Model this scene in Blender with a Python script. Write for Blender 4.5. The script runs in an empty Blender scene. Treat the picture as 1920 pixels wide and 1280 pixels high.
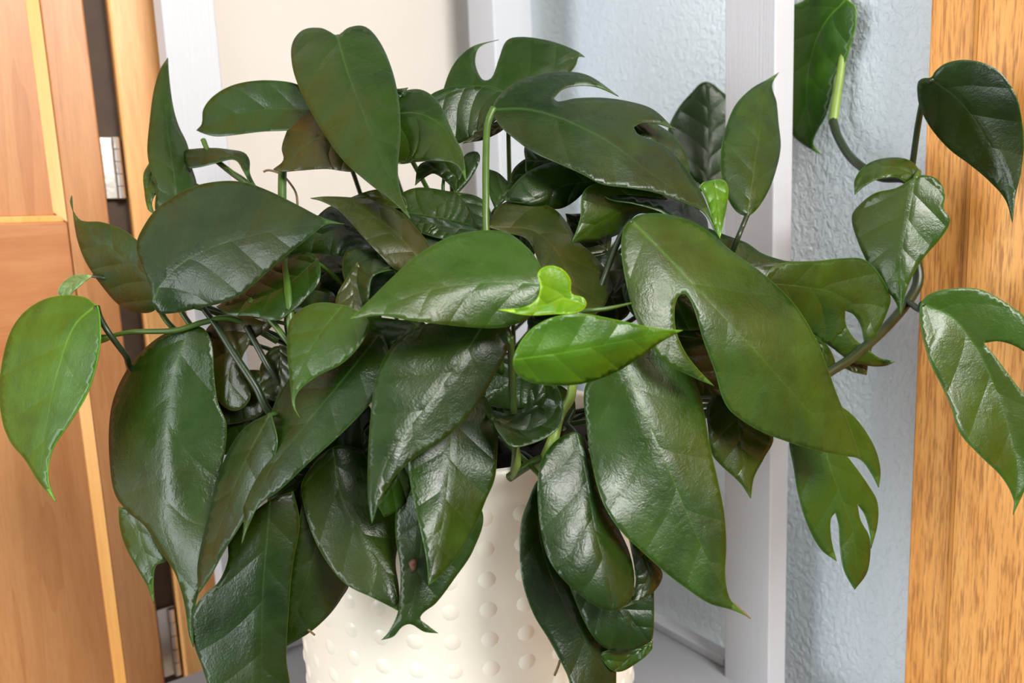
import bpy, bmesh, math, random
import numpy as np
from mathutils import Vector, Matrix
from mathutils.geometry import delaunay_2d_cdt

WORLD_STR, KEY, FILL = 0.4, 42.0, 42.0
random.seed(7)
SC = bpy.context.scene
COL = SC.collection

# ------------------------------------------------------------------ camera
F = 1400.0
UPC = np.array([-388., 9271., 1400.]); UPC /= np.linalg.norm(UPC)
_f = np.array([0, 0, -1.]); YW = _f - (_f @ UPC) * UPC; YW /= np.linalg.norm(YW)
XW = np.cross(YW, UPC)
RCAM = np.array([XW, YW, UPC])
CAM = np.array([0., 0., 1.3])
camd = bpy.data.cameras.new('camera'); camo = bpy.data.objects.new('camera', camd); COL.objects.link(camo)
camd.sensor_width = 36.0; camd.lens = 36.0 * F / 1920.0; camd.clip_start = 0.01
M4 = Matrix([list(RCAM[i]) + [CAM[i]] for i in range(3)] + [[0, 0, 0, 1]])
camo.matrix_world = M4
camd.dof.use_dof = True; camd.dof.focus_distance = 0.45; camd.dof.aperture_fstop = 6.5
SC.camera = camo

# ------------------------------------------------------------------ world, light, exposure
w = bpy.data.worlds.new('world'); SC.world = w; w.use_nodes = True
w.node_tree.nodes['Background'].inputs[0].default_value = (0.97, 0.97, 0.93, 1)
w.node_tree.nodes['Background'].inputs[1].default_value = WORLD_STR
def area(name, loc, target, sx, sy, power, col):
    l = bpy.data.lights.new(name, 'AREA'); l.shape = 'RECTANGLE'; l.size = sx; l.size_y = sy
    l.energy = power; l.color = col
    o = bpy.data.objects.new(name, l); COL.objects.link(o); o.location = loc
    o.rotation_euler = (Vector(target) - Vector(loc)).to_track_quat('-Z', 'Y').to_euler()
    return o
area('window_light', (0.72, -0.62, 2.2), (0.0, 0.55, 1.1), 0.6, 0.6, KEY, (1.0, 0.985, 0.94))
area('left_fill_light', (-1.9, -0.95, 1.4), (0.15, 0.7, 1.15), 1.0, 1.2, FILL, (0.93, 0.97, 1.0))  # added fill from the left to brighten the pale blue wall
SC.view_settings.view_transform = 'Standard'
SC.view_settings.look = 'None'
SC.view_settings.gamma = 1.0
SC.view_settings.use_curve_mapping = False
SC.view_settings.exposure = 0.0

# ------------------------------------------------------------------ helpers
def ray(x, y): return RCAM @ np.array([(x - 960) / F, -(y - 640) / F, -1.])
def P(x, y, d): return CAM + ray(x, y) * d
U = np.array([.575, -.818, 0]); V = np.array([-.818, -.575, 0]); K = np.array([.02, .916, 0])
def W(a, b, z): return Vector(K + U * a + V * b + np.array([0, 0, z]))
GAP = 0.052                      # stand to wall
def wall_depth(x, y):
    d = ray(x, y)
    o = (CAM - K)
    ts = []
    for ax in (U, V):
        den = d @ ax
        if den < -1e-6: ts.append((-GAP - o @ ax) / den)
    return min(ts)

def tag(o, label=None, cat=None, group=None, kind=None):
    if label: o['label'] = label
    if cat: o['category'] = cat
    if group: o['group'] = group
    if kind: o['kind'] = kind
    return o
def link(name, me, mat, parent=None):
    o = bpy.data.objects.new(name, me)
    if mat is not None and len(me.materials) == 0: me.materials.append(mat)
    COL.objects.link(o)
    if parent is not None: o.parent = parent
    return o
def empty(name, loc, rz=0.0):
    o = bpy.data.objects.new(name, None); COL.objects.link(o); o.location = loc; o.rotation_euler = (0, 0, rz)
    o.empty_display_size = 0.05
    return o
def from_bm(name, bm, mat, parent=None, smooth=False):
    me = bpy.data.meshes.new(name); bm.to_mesh(me); bm.free()
    if smooth:
        for p in me.polygons: p.use_smooth = True
    o = link(name, me, mat, parent)
    if parent is not None:
        PEND.append((o, parent))
    return o
PEND = []
def settle():
    """children built in world coordinates keep their place under a moved parent"""
    bpy.context.view_layer.update()
    for o, p in PEND: o.matrix_parent_inverse = p.matrix_world.inverted()
    PEND.clear()
def wbox(name, a0, a1, b0, b1, z0, z1, mat, parent=None, bev=0.0015, seg=2):
    """box in the wall frame (a along right wall, b along left wall)"""
    bm = bmesh.new()
    vs = [bm.verts.new(W(a, b, z)) for z in (z0, z1) for a, b in ((a0, b0), (a1, b0), (a1, b1), (a0, b1))]
    for f in ((0, 1, 2, 3), (7, 6, 5, 4), (0, 4, 5, 1), (1, 5, 6, 2), (2, 6, 7, 3), (3, 7, 4, 0)):
        bm.faces.new([vs[i] for i in f])
    bmesh.ops.recalc_face_normals(bm, faces=bm.faces)
    if bev: bmesh.ops.bevel(bm, geom=bm.edges[:], offset=bev, segments=seg, affect='EDGES', profile=0.5)
    return from_bm(name, bm, mat, parent)
def wprism(name, poly, z0, z1, mat, parent=None, bev=0.002):
    bm = bmesh.new()
    n = len(poly)
    lo = [bm.verts.new(W(a, b, z0)) for a, b in poly]; hi = [bm.verts.new(W(a, b, z1)) for a, b in poly]
    bm.faces.new(lo); bm.faces.new(hi)
    for i in range(n): bm.faces.new((lo[i], lo[(i + 1) % n], hi[(i + 1) % n], hi[i]))
    bmesh.ops.recalc_face_normals(bm, faces=bm.faces)
    if bev: bmesh.ops.bevel(bm, geom=bm.edges[:], offset=bev, segments=2, affect='EDGES')
    return from_bm(name, bm, mat, parent)
def vprism(name, poly, axis, c0, c1, mat, parent=None, bev=0.0):
    """polygon in a vertical plane; axis 'a': poly is (b,z) extruded over a; 'b': poly is (a,z) extruded over b"""
    bm = bmesh.new()
    def q(p, c): return W(c, p[0], p[1]) if axis == 'a' else W(p[0], c, p[1])
    n = len(poly); lo = [bm.verts.new(q(p, c0)) for p in poly]; hi = [bm.verts.new(q(p, c1)) for p in poly]
    bm.faces.new(lo); bm.faces.new(hi)
    for i in range(n): bm.faces.new((lo[i], lo[(i + 1) % n], hi[(i + 1) % n], hi[i]))
    bmesh.ops.recalc_face_normals(bm, faces=bm.faces)
    if bev: bmesh.ops.bevel(bm, geom=bm.edges[:], offset=bev, segments=2, affect='EDGES')
    return from_bm(name, bm, mat, parent)

# ------------------------------------------------------------------ materials
class NT:
    def __init__(s, name):
        s.m = bpy.data.materials.new(name); s.m.use_nodes = True; s.t = s.m.node_tree
        s.b = s.t.nodes['Principled BSDF']; s.out = s.t.nodes['Material Output']
    def n(s, typ, **kw):
        nd = s.t.nodes.new(typ)
        for k, v in kw.items():
            if k in nd.inputs.keys() if isinstance(k, str) else False: nd.inputs[k].default_value = v
            else: setattr(nd, k, v)
        return nd
    def l(s, a, b): s.t.links.new(a, b)
    def noise(s, vec, scale, detail=3, rough=.55, dist=0.0):
        nd = s.t.nodes.new('ShaderNodeTexNoise'); nd.inputs['Scale'].default_value = scale
        nd.inputs['Detail'].default_value = detail; nd.inputs['Roughness'].default_value = rough
        nd.inputs['Distortion'].default_value = dist
        if vec is not None: s.l(vec, nd.inputs['Vector'])
        return nd
    def math(s, op, a, b=None, c=None):
        nd = s.t.nodes.new('ShaderNodeMath'); nd.operation = op
        for i, x in enumerate((a, b, c)):
            if x is None: continue
            if isinstance(x, (int, float)): nd.inputs[i].default_value = x
            else: s.l(x, nd.inputs[i])
        return nd.outputs[0]
    def ramp(s, fac, stops):
        nd = s.t.nodes.new('ShaderNodeValToRGB'); s.l(fac, nd.inputs[0])
        el = nd.color_ramp.elements
        while len(el) < len(stops): el.new(0.5)
        for e, (p, c) in zip(el, stops): e.position = p; e.color = (*c, 1)
        return nd.outputs[0]
    def mix(s, fac, a, b):
        nd = s.t.nodes.new('ShaderNodeMix'); nd.data_type = 'RGBA'
        for i, x in ((0, fac), (6, a), (7, b)):
            if isinstance(x, (int, float)): nd.inputs[i].default_value = x
            elif isinstance(x, tuple): nd.inputs[i].default_value = (*x, 1)
            else: s.l(x, nd.inputs[i])
        return nd.outputs[2]
    def bump(s, h, strength, dist, prev=None):
        nd = s.t.nodes.new('ShaderNodeBump'); nd.inputs['Strength'].default_value = strength
        nd.inputs['Distance'].default_value = dist; s.l(h, nd.inputs['Height'])
        if prev is not None: s.l(prev, nd.inputs['Normal'])
        return nd.outputs[0]
    def vecscale(s, vec, sc, rot=(0, 0, 0)):
        nd = s.t.nodes.new('ShaderNodeMapping'); nd.inputs['Scale'].default_value = sc
        nd.inputs['Rotation'].default_value = rot
        s.l(vec, nd.inputs['Vector']); return nd.outputs[0]
    def pos(s):
        nd = s.t.nodes.new('ShaderNodeNewGeometry'); return nd.outputs['Position']

def lin(r, g, b):
    f = lambda c: (c / 255 / 12.92) if c / 255 <= .04045 else ((c / 255 + .055) / 1.055) ** 2.4
    return (f(r), f(g), f(b))

def paint(name, col, rough=.5, kind='smooth'):
    k = NT(name); p = k.pos()
    c2 = tuple(x * .93 for x in col)
    n = k.noise(p, 9, 3)
    k.l(k.mix(n.outputs[0], col, c2), k.b.inputs['Base Color'])
    k.b.inputs['Roughness'].default_value = rough
    if kind == 'texture':     # roller stipple on plaster
        a = k.noise(k.vecscale(p, (1, 1, .7)), 230, 3, .6, .5)
        nb = k.bump(a.outputs[0], .85, .0034)
        b = k.noise(p, 30, 2)
        k.l(k.bump(b.outputs[0], .15, .004, nb), k.b.inputs['Normal'])
    elif kind == 'brush':     # brushed paint over vertical wood grain
        a = k.noise(k.vecscale(p, (1, 1, .035)), 420, 3, .6)
        b = k.noise(p, 160, 2)
        nb = k.bump(a.outputs[0], .35, .0008)
        k.l(k.bump(b.outputs[0], .15, .0006, nb), k.b.inputs['Normal'])
    else:
        a = k.noise(p, 90, 2)
        k.l(k.bump(a.outputs[0], .1, .0008), k.b.inputs['Normal'])
    return k.m

def oak(name, dark, mid, light, horizontal=False, pores=.5, fine=1.0, ringw=.12):
    k = NT(name); p = k.pos()
    # rotate into the wall frame so grain follows the boards
    ang = math.atan2(.818, .575)
    v0 = k.vecscale(p, (1, 1, 1), (0, 0, ang))
    s = (.12, .12, 1) if horizontal else (1, 1, .07)
    v = k.vecscale(v0, s)
    wob = k.noise(v, 14, 3, .5, .8)
    g = k.noise(v, 55 * fine, 5, .65, .6)
    fig = k.math('MULTIPLY', wob.outputs[0], 1.0)
    # cathedral figure: bands of a slow field
    ring = k.math('FRACT', k.math('MULTIPLY', wob.outputs[0], 7.0))
    ring2 = k.math('POWER', ring, 2.5)
    mixf = k.math('ADD', k.math('MULTIPLY', g.outputs[0], .75), k.math('MULTIPLY', ring2, ringw))
    c = k.ramp(mixf, [(.28, light), (.5, mid), (.8, dark)])
    # pores: short dark dashes along the grain
    vp = k.vecscale(v0, (.06, .06, 1) if horizontal else (1, 1, .06))
    po = k.noise(vp, 760, 3, .6)
    pm = k.ramp(po.outputs[0], [(.47, (0, 0, 0)), (.64, (1, 1, 1))])
    c2 = k.mix(k.math('MULTIPLY', pm, pores), c, tuple(x * .62 for x in dark))
    k.l(c2, k.b.inputs['Base Color'])
    k.b.inputs['Roughness'].default_value = .42
    k.l(k.bump(po.outputs[0], -.25, .0006), k.b.inputs['Normal'])
    return k.m

def leaf_mat(name, dark, mid, warm, rough=.33, warmth=.35, vein=.6):
    k = NT(name)
    uv = k.t.nodes.new('ShaderNodeUVMap'); uv.uv_map = 'leaf'
    sp = k.t.nodes.new('ShaderNodeSeparateXYZ'); k.l(uv.outputs[0], sp.inputs[0])
    t, s = sp.outputs[0], sp.outputs[1]
    ed = k.t.nodes.new('ShaderNodeAttribute'); ed.attribute_name = 'edge'
    oi = k.t.nodes.new('ShaderNodeObjectInfo')
    p = k.pos()
    sa = k.math('ABSOLUTE', s)
    # blotchy ground colour
    n1 = k.noise(p, 22, 3, .6, .5)
    n2 = k.noise(p, 70, 3)
    f = k.math('ADD', k.math('MULTIPLY', n1.outputs[0], .8), k.math('MULTIPLY', n2.outputs[0], .25))
    f = k.math('ADD', f, k.math('MULTIPLY', k.math('SUBTRACT', oi.outputs['Random'], .5), .35))
    base = k.ramp(f, [(.3, dark), (.72, mid)])
    n3 = k.noise(p, 13, 2)
    wf = k.math('MULTIPLY', k.ramp(n3.outputs[0], [(.5, (0, 0, 0)), (.68, (1, 1, 1))]), warmth)
    base = k.mix(wf, base, warm)
    # veins: midrib then laterals that run forward to the margin
    rib = k.math('SUBTRACT', 1.0, k.math('SMOOTHSTEP' if False else 'MINIMUM', k.math('DIVIDE', sa, k.math('ADD', .0025, k.math('MULTIPLY', k.math('SUBTRACT', 1.0, t), .0055))), 1.0))
    wig = k.noise(p, 11, 1)
    c = k.math('SUBTRACT', k.math('POWER', t, .85), k.math('MULTIPLY', k.math('POWER', sa, .9), .72))
    c = k.math('ADD', c, k.math('MULTIPLY', k.math('SUBTRACT', wig.outputs[0], .5), .2))
    c = k.math('ADD', c, k.math('MULTIPLY', k.math('SIGN', s), .035))
    ph = k.math('ABSOLUTE', k.math('SUBTRACT', k.math('FRACT', k.math('MULTIPLY', c, 4.6)), .5))    # 0 on a vein
    lat = k.math('SUBTRACT', 1.0, k.math('MINIMUM', k.math('MULTIPLY', ph, 16.0), 1.0))
    pale = tuple(min(1, m * 2.1 + .02) for m in mid)
    base = k.mix(k.math('MULTIPLY', rib, k.math('MULTIPLY', vein, k.math('SUBTRACT', 1.02, k.math('POWER', t, .6)))), base, pale)
    base = k.mix(k.math('MULTIPLY', lat, .03), base, pale)
    em = k.math('SUBTRACT', 1.0, k.math('MINIMUM', k.math('MULTIPLY', ed.outputs['Fac'], 13.0), 1.0))
    base = k.mix(k.math('MULTIPLY', em, .6), base, pale)  # pale rim: light caught by the leaf edges, mixed into the colour
    k.l(base, k.b.inputs['Base Color'])
    ro = k.ramp(n2.outputs[0], [(.3, (rough - .06,) * 3), (.75, (rough + .1,) * 3)])
    k.l(ro, k.b.inputs['Roughness'])
    k.b.inputs['IOR'].default_value = 1.45
    k.b.inputs['Specular IOR Level'].default_value = .5
    # quilted relief between the laterals, a groove at the rib, leathery micro relief
    q = k.math('SUBTRACT', 1.0, k.math('POWER', k.math('SUBTRACT', 1.0, k.math('MULTIPLY', ph, 2.0)), 2.0))
    q = k.math('ADD', q, k.math('MULTIPLY', k.math('MINIMUM', k.math('MULTIPLY', sa, 28.0), 1.0), .55))
    fadeq = k.noise(p, 17, 2)
    q = k.math('MULTIPLY', q, k.math('ADD', .15, fadeq.outputs[0]))
    b1 = k.bump(q, .55, .0017)
    mid_n = k.noise(p, 120, 3, .6, .6)
    b2 = k.bump(mid_n.outputs[0], .42, .0010, b1)
    mic = k.noise(p, 900, 2)
    b3 = k.bump(mic.outputs[0], .35, .0004, b2)
    k.l(b3, k.b.inputs['Normal'])
    tr = k.t.nodes.new('ShaderNodeBsdfTranslucent'); tr.inputs[0].default_value = (mid[0] * 1.5, mid[1] * 1.9, mid[2] * .6, 1)
    ms = k.t.nodes.new('ShaderNodeMixShader'); ms.inputs[0].default_value = .12
    k.l(k.b.outputs[0], ms.inputs[1]); k.l(tr.outputs[0], ms.inputs[2]); k.l(ms.outputs[0], k.out.inputs[0])
    return k.m

def plain(name, col, rough=.5, metal=0.0, noise=.15, scale=60, bump=.15):
    k = NT(name); p = k.pos(); n = k.noise(p, scale, 3)
    k.l(k.mix(n.outputs[0], tuple(c * (1 - noise) for c in col), tuple(min(1, c * (1 + noise)) for c in col)), k.b.inputs['Base Color'])
    k.b.inputs['Roughness'].default_value = rough; k.b.inputs['Metallic'].default_value = metal
    k.l(k.bump(n.outputs[0], bump, .001), k.b.inputs['Normal'])
    return k.m

MAT = dict(
    wall_l=paint('warm_white_wall_paint', lin(208, 200, 192), .75),
    wall_r=paint('pale_blue_textured_wall_paint', lin(208, 219, 227), .62, 'texture'),
    grey=paint('light_grey_brushed_paint', lin(188, 190, 196), .5, 'brush'),
    oakd=oak('oak_door_wood', lin(150, 92, 50), lin(176, 116, 68), lin(192, 136, 86), pores=.15, fine=.6),
    oakh=oak('oak_rail_wood', lin(150, 88, 46), lin(174, 108, 60), lin(188, 126, 76), True, .15, .6),
    oakf=oak('oak_frame_wood', lin(190, 120, 62), lin(218, 154, 90), lin(230, 178, 114), pores=.2, fine=.7),
    oakr=oak('oak_casing_wood', lin(186, 116, 50), lin(216, 148, 72), lin(228, 168, 94), pores=.75),
    oakl=oak('oak_edge_highlight', lin(206, 138, 66), lin(226, 162, 82), lin(236, 178, 100), pores=.1),  # lightened oak: the highlight along bevelled edges is put into the colour
    board=paint('shaded_grey_shelf_paint', lin(152, 153, 159), .5, 'brush'),  # stand's grey darkened: the plant's shadow on the shelf is in the colour
    steel=plain('brushed_steel', (.62, .58, .53), .32, 1.0, .1, 200),
    ceramic=plain('cream_glazed_ceramic', lin(238, 233, 219), .3, 0, .03, 25, .05),
    soil=plain('dark_potting_soil', (.012, .009, .007), .95, 0, .5, 300, .8),
    rebate=plain('dark_brown_rebate', (.06, .035, .02), .7, 0, .3, 60),  # dark brown strip filling the hinge gap
    floor=plain('grey_floor_boards', (.25, .22, .19), .6),
    ceil=plain('white_ceiling_paint', (.8, .8, .78), .8, 0, .02),
    petiole=plain('green_petiole', lin(56, 84, 20), .4, 0, .3, 120),
    darkstem=plain('dark_green_stem', lin(28, 42, 16), .4, 0, .35, 120),
    brownstem=plain('brown_dry_tendril', lin(104, 84, 52), .6, 0, .35, 120),
    palestem=plain('pale_green_sheath', lin(120, 144, 60), .45, 0, .2, 90),
)
LM = dict(
    w=plain('withered_brown_patch', (.09, .03, .012), .6, 0, .5, 300),
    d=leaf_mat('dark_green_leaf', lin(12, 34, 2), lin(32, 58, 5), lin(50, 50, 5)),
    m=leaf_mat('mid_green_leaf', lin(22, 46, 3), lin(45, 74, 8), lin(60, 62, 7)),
    b=leaf_mat('bright_green_leaf', lin(38, 76, 2), lin(70, 112, 5), lin(68, 98, 4), warmth=.2),
    l=leaf_mat('lime_leaf', lin(72, 118, 2), lin(116, 152, 5), lin(110, 138, 5), warmth=.2, vein=.3),
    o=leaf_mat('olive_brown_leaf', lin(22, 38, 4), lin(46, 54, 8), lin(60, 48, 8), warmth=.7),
    p=leaf_mat('pale_underside_leaf', lin(84, 110, 60), lin(110, 138, 78), lin(100, 120, 60)),
)

# ------------------------------------------------------------------ the room
ZF, ZC = 0.0, 2.4
GA = -GAP
def struct(o, label=None): return tag(o, label, None, None, 'structure')
struct(wbox('floor', -.2, 3.2, -.2, 3.2, -.06, ZF, MAT['floor'], bev=0), 'grey boarded floor far below the plant stand')
struct(wbox('ceiling', -.2, 3.2, -.2, 3.2, ZC, ZC + .06, MAT['ceil'], bev=0), 'plain white ceiling above the room corner')
struct(wbox('wall_right', GA, 3.0, GA - .1, GA, ZF, ZC, MAT['wall_r'], bev=0), 'pale blue stippled wall behind the right post')
struct(wbox('wall_left', GA - .1, GA, GA - .1, 3.0, ZF, ZC, MAT['wall_l'], bev=0), 'smooth warm white wall behind the left half of the plant')
struct(wbox('baseboard_right', GA, .4578, GA, GA + .012, ZF, .09, MAT['grey'], bev=.002), 'grey skirting along the pale blue wall')
struct(wbox('baseboard_left', GA, GA + .012, GA, .3749, ZF, .09, MAT['grey'], bev=.002), 'grey skirting along the warm white wall')

# left: oak frame, rebate, framed door with two recessed panels and bevelled edges with highlights painted in
struct(wbox('trim_1', GA, -.026, .3749, .4235, ZF, 2.05, MAT['oakf'], bev=.002), 'orange oak door frame strip beside the left post')
d1 = empty('door_1', W(-.04, .62, 0)); struct(d1, 'oak panelled door at the left edge with dark hinge gap')
DF = -.030
wbox('rebate', GA, -.046, .4235, .4425, ZF, 2.05, MAT['rebate'], d1, bev=0)
wbox('stile', GA, DF, .4425, .4752, ZF, 2.04, MAT['oakd'], d1, bev=.0015)
wbox('stile', GA, DF, .80, .835, ZF, 2.04, MAT['oakd'], d1, bev=.0015)
wbox('rail', GA, DF, .4757, .7995, 1.178, 1.322, MAT['oakh'], d1, bev=.001)
wbox('rail', GA, DF, .4757, .7995, 1.93, 2.04, MAT['oakh'], d1, bev=.001)
wbox('rail', GA, DF, .4757, .7995, 0.0, .16, MAT['oakh'], d1, bev=.001)
for z0, z1 in ((1.322, 1.93), (.16, 1.178)):
    wbox('panel', GA, -.040, .483, .792, z0 + .006, z1 - .006, MAT['oakd'], d1, bev=.001)
    # bevelled moulding round the panel
    b0, b1 = .4755, .7995
    for poly in ([(b0, z0), (b0, z1), (b0 + .009, z1 - .009), (b0 + .009, z0 + .009)],
                 [(b1, z0), (b1, z1), (b1 - .009, z1 - .009), (b1 - .009, z0 + .009)]):
        bm = bmesh.new()
        lo = [bm.verts.new(W(-.049, p[0], p[1])) for p in poly]
        hi = [bm.verts.new(W(DF if i < 2 else -.039, p[0], p[1])) for i, p in enumerate(poly)]
        bm.faces.new(lo); bm.faces.new(hi)
        for i in range(4): bm.faces.new((lo[i], lo[(i + 1) % 4], hi[(i + 1) % 4], hi[i]))
        bmesh.ops.recalc_face_normals(bm, faces=bm.faces)
        tag(from_bm('panel_moulding', bm, MAT['oakl'], d1), 'bevelled strip with painted highlight')
    for za, zb in ((z0, z0 + .006), (z1 - .006, z1)):
        wbox('panel_bead', GA, -.034, b0 + .0015, b1 - .0015, za, zb, MAT['oakl'], d1, bev=.001)
def hinge(z0, z1):
    h = wbox('hinge', -.046, -.040, .4245, .4415, z0, z1, MAT['steel'], d1, bev=.0008)
    tag(h, 'brushed steel butt hinge in the dark gap')
    bm = bmesh.new()
    n = 12; q = (z1 - z0) / 5
    for i in range(5):
        r = .0034; base = []
        a0, b0 = -.0365, .4285
        lo = [bm.verts.new(W(a0 + r * math.cos(j * 2 * math.pi / n), b0 + r * math.sin(j * 2 * math.pi / n), z0 + i * q + .0004)) for j in range(n)]
        hi = [bm.verts.new(W(a0 + r * math.cos(j * 2 * math.pi / n), b0 + r * math.sin(j * 2 * math.pi / n), z0 + (i + 1) * q - .0004)) for j in range(n)]
        bm.faces.new(lo); bm.faces.new(hi)
        for j in range(n): bm.faces.new((lo[j], lo[(j + 1) % n], hi[(j + 1) % n], hi[j]))
    bmesh.ops.recalc_face_normals(bm, faces=bm.faces)
    me = bpy.data.meshes.new('hinge_knuckle'); bm.to_mesh(me); bm.free()
    k = link('hinge_knuckle', me, MAT['steel'], h)
    for z in (z0 + q * .7, z0 + q * 2.5, z1 - q * .7):
        pass
hinge(1.342, 1.397); hinge(.868, .940); hinge(1.80, 1.86)

# right: oak casing with a raised outer board, door leaf beyond
t2 = empty('trim_2', W(-.04, .51, 0)); t2.location = W(.51, -.04, 0)
struct(t2, 'golden oak door casing at the right edge of the picture')
wbox('casing_board', .4578, .4872, GA, -.030, ZF, 2.05, MAT['oakr'], t2, bev=.0012)
vp = wprism('casing_edge', [(.4873, GA), (.4873, -.0300), (.4905, -.0272), (.4905, GA)], ZF, 2.05, MAT['oakl'], t2, bev=0)
tag(vp, 'bevel running down the casing with painted highlight')
wbox('casing_board', .4906, .60, GA, -.0272, ZF, 2.05, MAT['oakr'], t2, bev=.0008)
struct(wbox('door_2', .601, 1.35, GA, -.040, .005, 2.04, MAT['oakr'], bev=.002), 'plain oak door beyond the right casing')

# ------------------------------------------------------------------ corner stand
SZ = .885
st = empty('corner_stand', W(.2, .2, 0))
tag(st, 'light grey painted corner stand with upright posts carrying the white pot', 'plant stand')
wbox('post', 0, .030, .348, .392, 0, 2.0, MAT['grey'], st, bev=.0012)
wbox('post', 0, .050, .015, .066, 0, 2.0, MAT['grey'], st, bev=.0012)
wbox('post', .3252, .3725, .006, .030, 0, 2.0, MAT['grey'], st, bev=.0012)
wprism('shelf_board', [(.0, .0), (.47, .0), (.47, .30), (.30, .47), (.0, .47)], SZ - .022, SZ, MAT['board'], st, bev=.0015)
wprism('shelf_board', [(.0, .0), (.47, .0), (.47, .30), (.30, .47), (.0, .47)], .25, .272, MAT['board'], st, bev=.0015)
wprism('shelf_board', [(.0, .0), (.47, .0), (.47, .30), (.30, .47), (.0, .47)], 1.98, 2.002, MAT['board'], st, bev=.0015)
wbox('back_rail', .051, .316, .004, .020, SZ + .0003, SZ + .009, MAT['grey'], st, bev=.0012)
wbox('back_rail', .004, .020, .067, .346, SZ + .0003, SZ + .009, MAT['grey'], st, bev=.0012)

# ------------------------------------------------------------------ pot
PX, PY, PR, RIMZ = -.044, .58, .1365, 1.152
pot = empty('plant_pot', (PX, PY, SZ))
tag(pot, 'large cream glazed ceramic pot with rows of raised dots, standing on the grey shelf', 'plant pot')
def lathe(name, prof, mat, parent, n=96):
    bm = bmesh.new(); rings = []
    for r, z in prof:
        rings.append([bm.verts.new((PX + r * math.cos(2 * math.pi * i / n), PY + r * math.sin(2 * math.pi * i / n), z)) for i in range(n)])
    for a, b in zip(rings, rings[1:]):
        for i in range(n): bm.faces.new((a[i], a[(i + 1) % n], b[(i + 1) % n], b[i]))
    bm.faces.new(rings[0]); bm.faces.new(rings[-1])
    bmesh.ops.recalc_face_normals(bm, faces=bm.faces)
    return from_bm(name, bm, mat, parent, True)
H = RIMZ - SZ
def rad(z): return PR * (1 - .045 * ((RIMZ - z) / H) ** 2)
prof = [(.02, SZ + .001), (rad(SZ) - .010, SZ + .001), (rad(SZ) - .003, SZ + .004)]
for i in range(1, 24): prof.append((rad(SZ + H * i / 24), SZ + H * i / 24))
prof += [(PR, RIMZ - .005), (PR - .0008, RIMZ - .0018), (PR - .003, RIMZ), (PR - .006, RIMZ - .001), (PR - .0072, RIMZ - .004),
         (PR - .009, RIMZ - .08), (PR - .012, SZ + .03), (.02, SZ + .02)]
lathe('pot_body', prof, MAT['ceramic'], pot)
bm = bmesh.new()
NCOL = 35
for r in range(12):
    z = RIMZ - .030 - r * .0205
    if z < SZ + .012: break
    for c in range(NCOL):
        th = 2 * math.pi * (c + .15) / NCOL
        R0 = rad(z)
        cen = Vector((PX + R0 * math.cos(th), PY + R0 * math.sin(th), z))
        nx = Vector((math.cos(th), math.sin(th), 0)); tx = Vector((-math.sin(th), math.cos(th), 0)); up = Vector((0, 0, 1))
        rings = []
        for q, (rr, hh) in enumerate(((.0066, -.0004), (.0050, .0002), (.0032, .0008), (.0015, .0010))):
            rings.append([bm.verts.new(cen + nx * hh + (tx * math.cos(k * math.pi / 5) + up * math.sin(k * math.pi / 5)) * rr) for k in range(10)])
        for a, b in zip(rings, rings[1:]):
            for k in range(10): bm.faces.new((a[k], a[(k + 1) % 10], b[(k + 1) % 10], b[k]))
        bm.faces.new(rings[-1])
o = from_bm('raised_dots', bm, MAT['ceramic'], pot, True); o['kind'] = 'stuff'
bm = bmesh.new()
n = 48; R = PR - .0125; cz = RIMZ - .016
c0 = bm.verts.new((PX, PY, cz + .006)); prev = None
for j in range(1, 13):
    ring = [bm.verts.new((PX + R * j / 12 * math.cos(2 * math.pi * i / n), PY + R * j / 12 * math.sin(2 * math.pi * i / n),
                          cz + random.uniform(-.003, .003) + .006 * (1 - j / 12))) for i in range(n)]
    for i in range(n):
        if prev is None: bm.faces.new((c0, ring[i], ring[(i + 1) % n]))
        else: bm.faces.new((prev[i], ring[i], ring[(i + 1) % n], prev[(i + 1) % n]))
    prev = ring
low = [bm.verts.new((v.co.x, v.co.y, cz - .03)) for v in prev]
for i in range(n): bm.faces.new((prev[i], low[i], low[(i + 1) % n], prev[(i + 1) % n]))
bm.faces.new(low)
bmesh.ops.recalc_face_normals(bm, faces=bm.faces)
soil = from_bm('potting_soil', bm, MAT['soil'], None, True)
tag(soil, 'dark crumbly potting soil just inside the cream pot rim', 'soil', None, 'stuff')

# ------------------------------------------------------------------ plant builders
plant = empty('climbing_houseplant', (PX, PY, RIMZ - .024))
tag(plant, 'bushy houseplant with large glossy dark green pointed leaves spilling over the cream pot', 'houseplant')

def dome(x, y):
    d = .40 + .11 * ((x - 850) / 950) ** 2
    if y < 700: d += .12 * ((700 - y) / 650) ** 1.6
    else: d -= .022 * ((y - 700) / 500)
    return d

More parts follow.
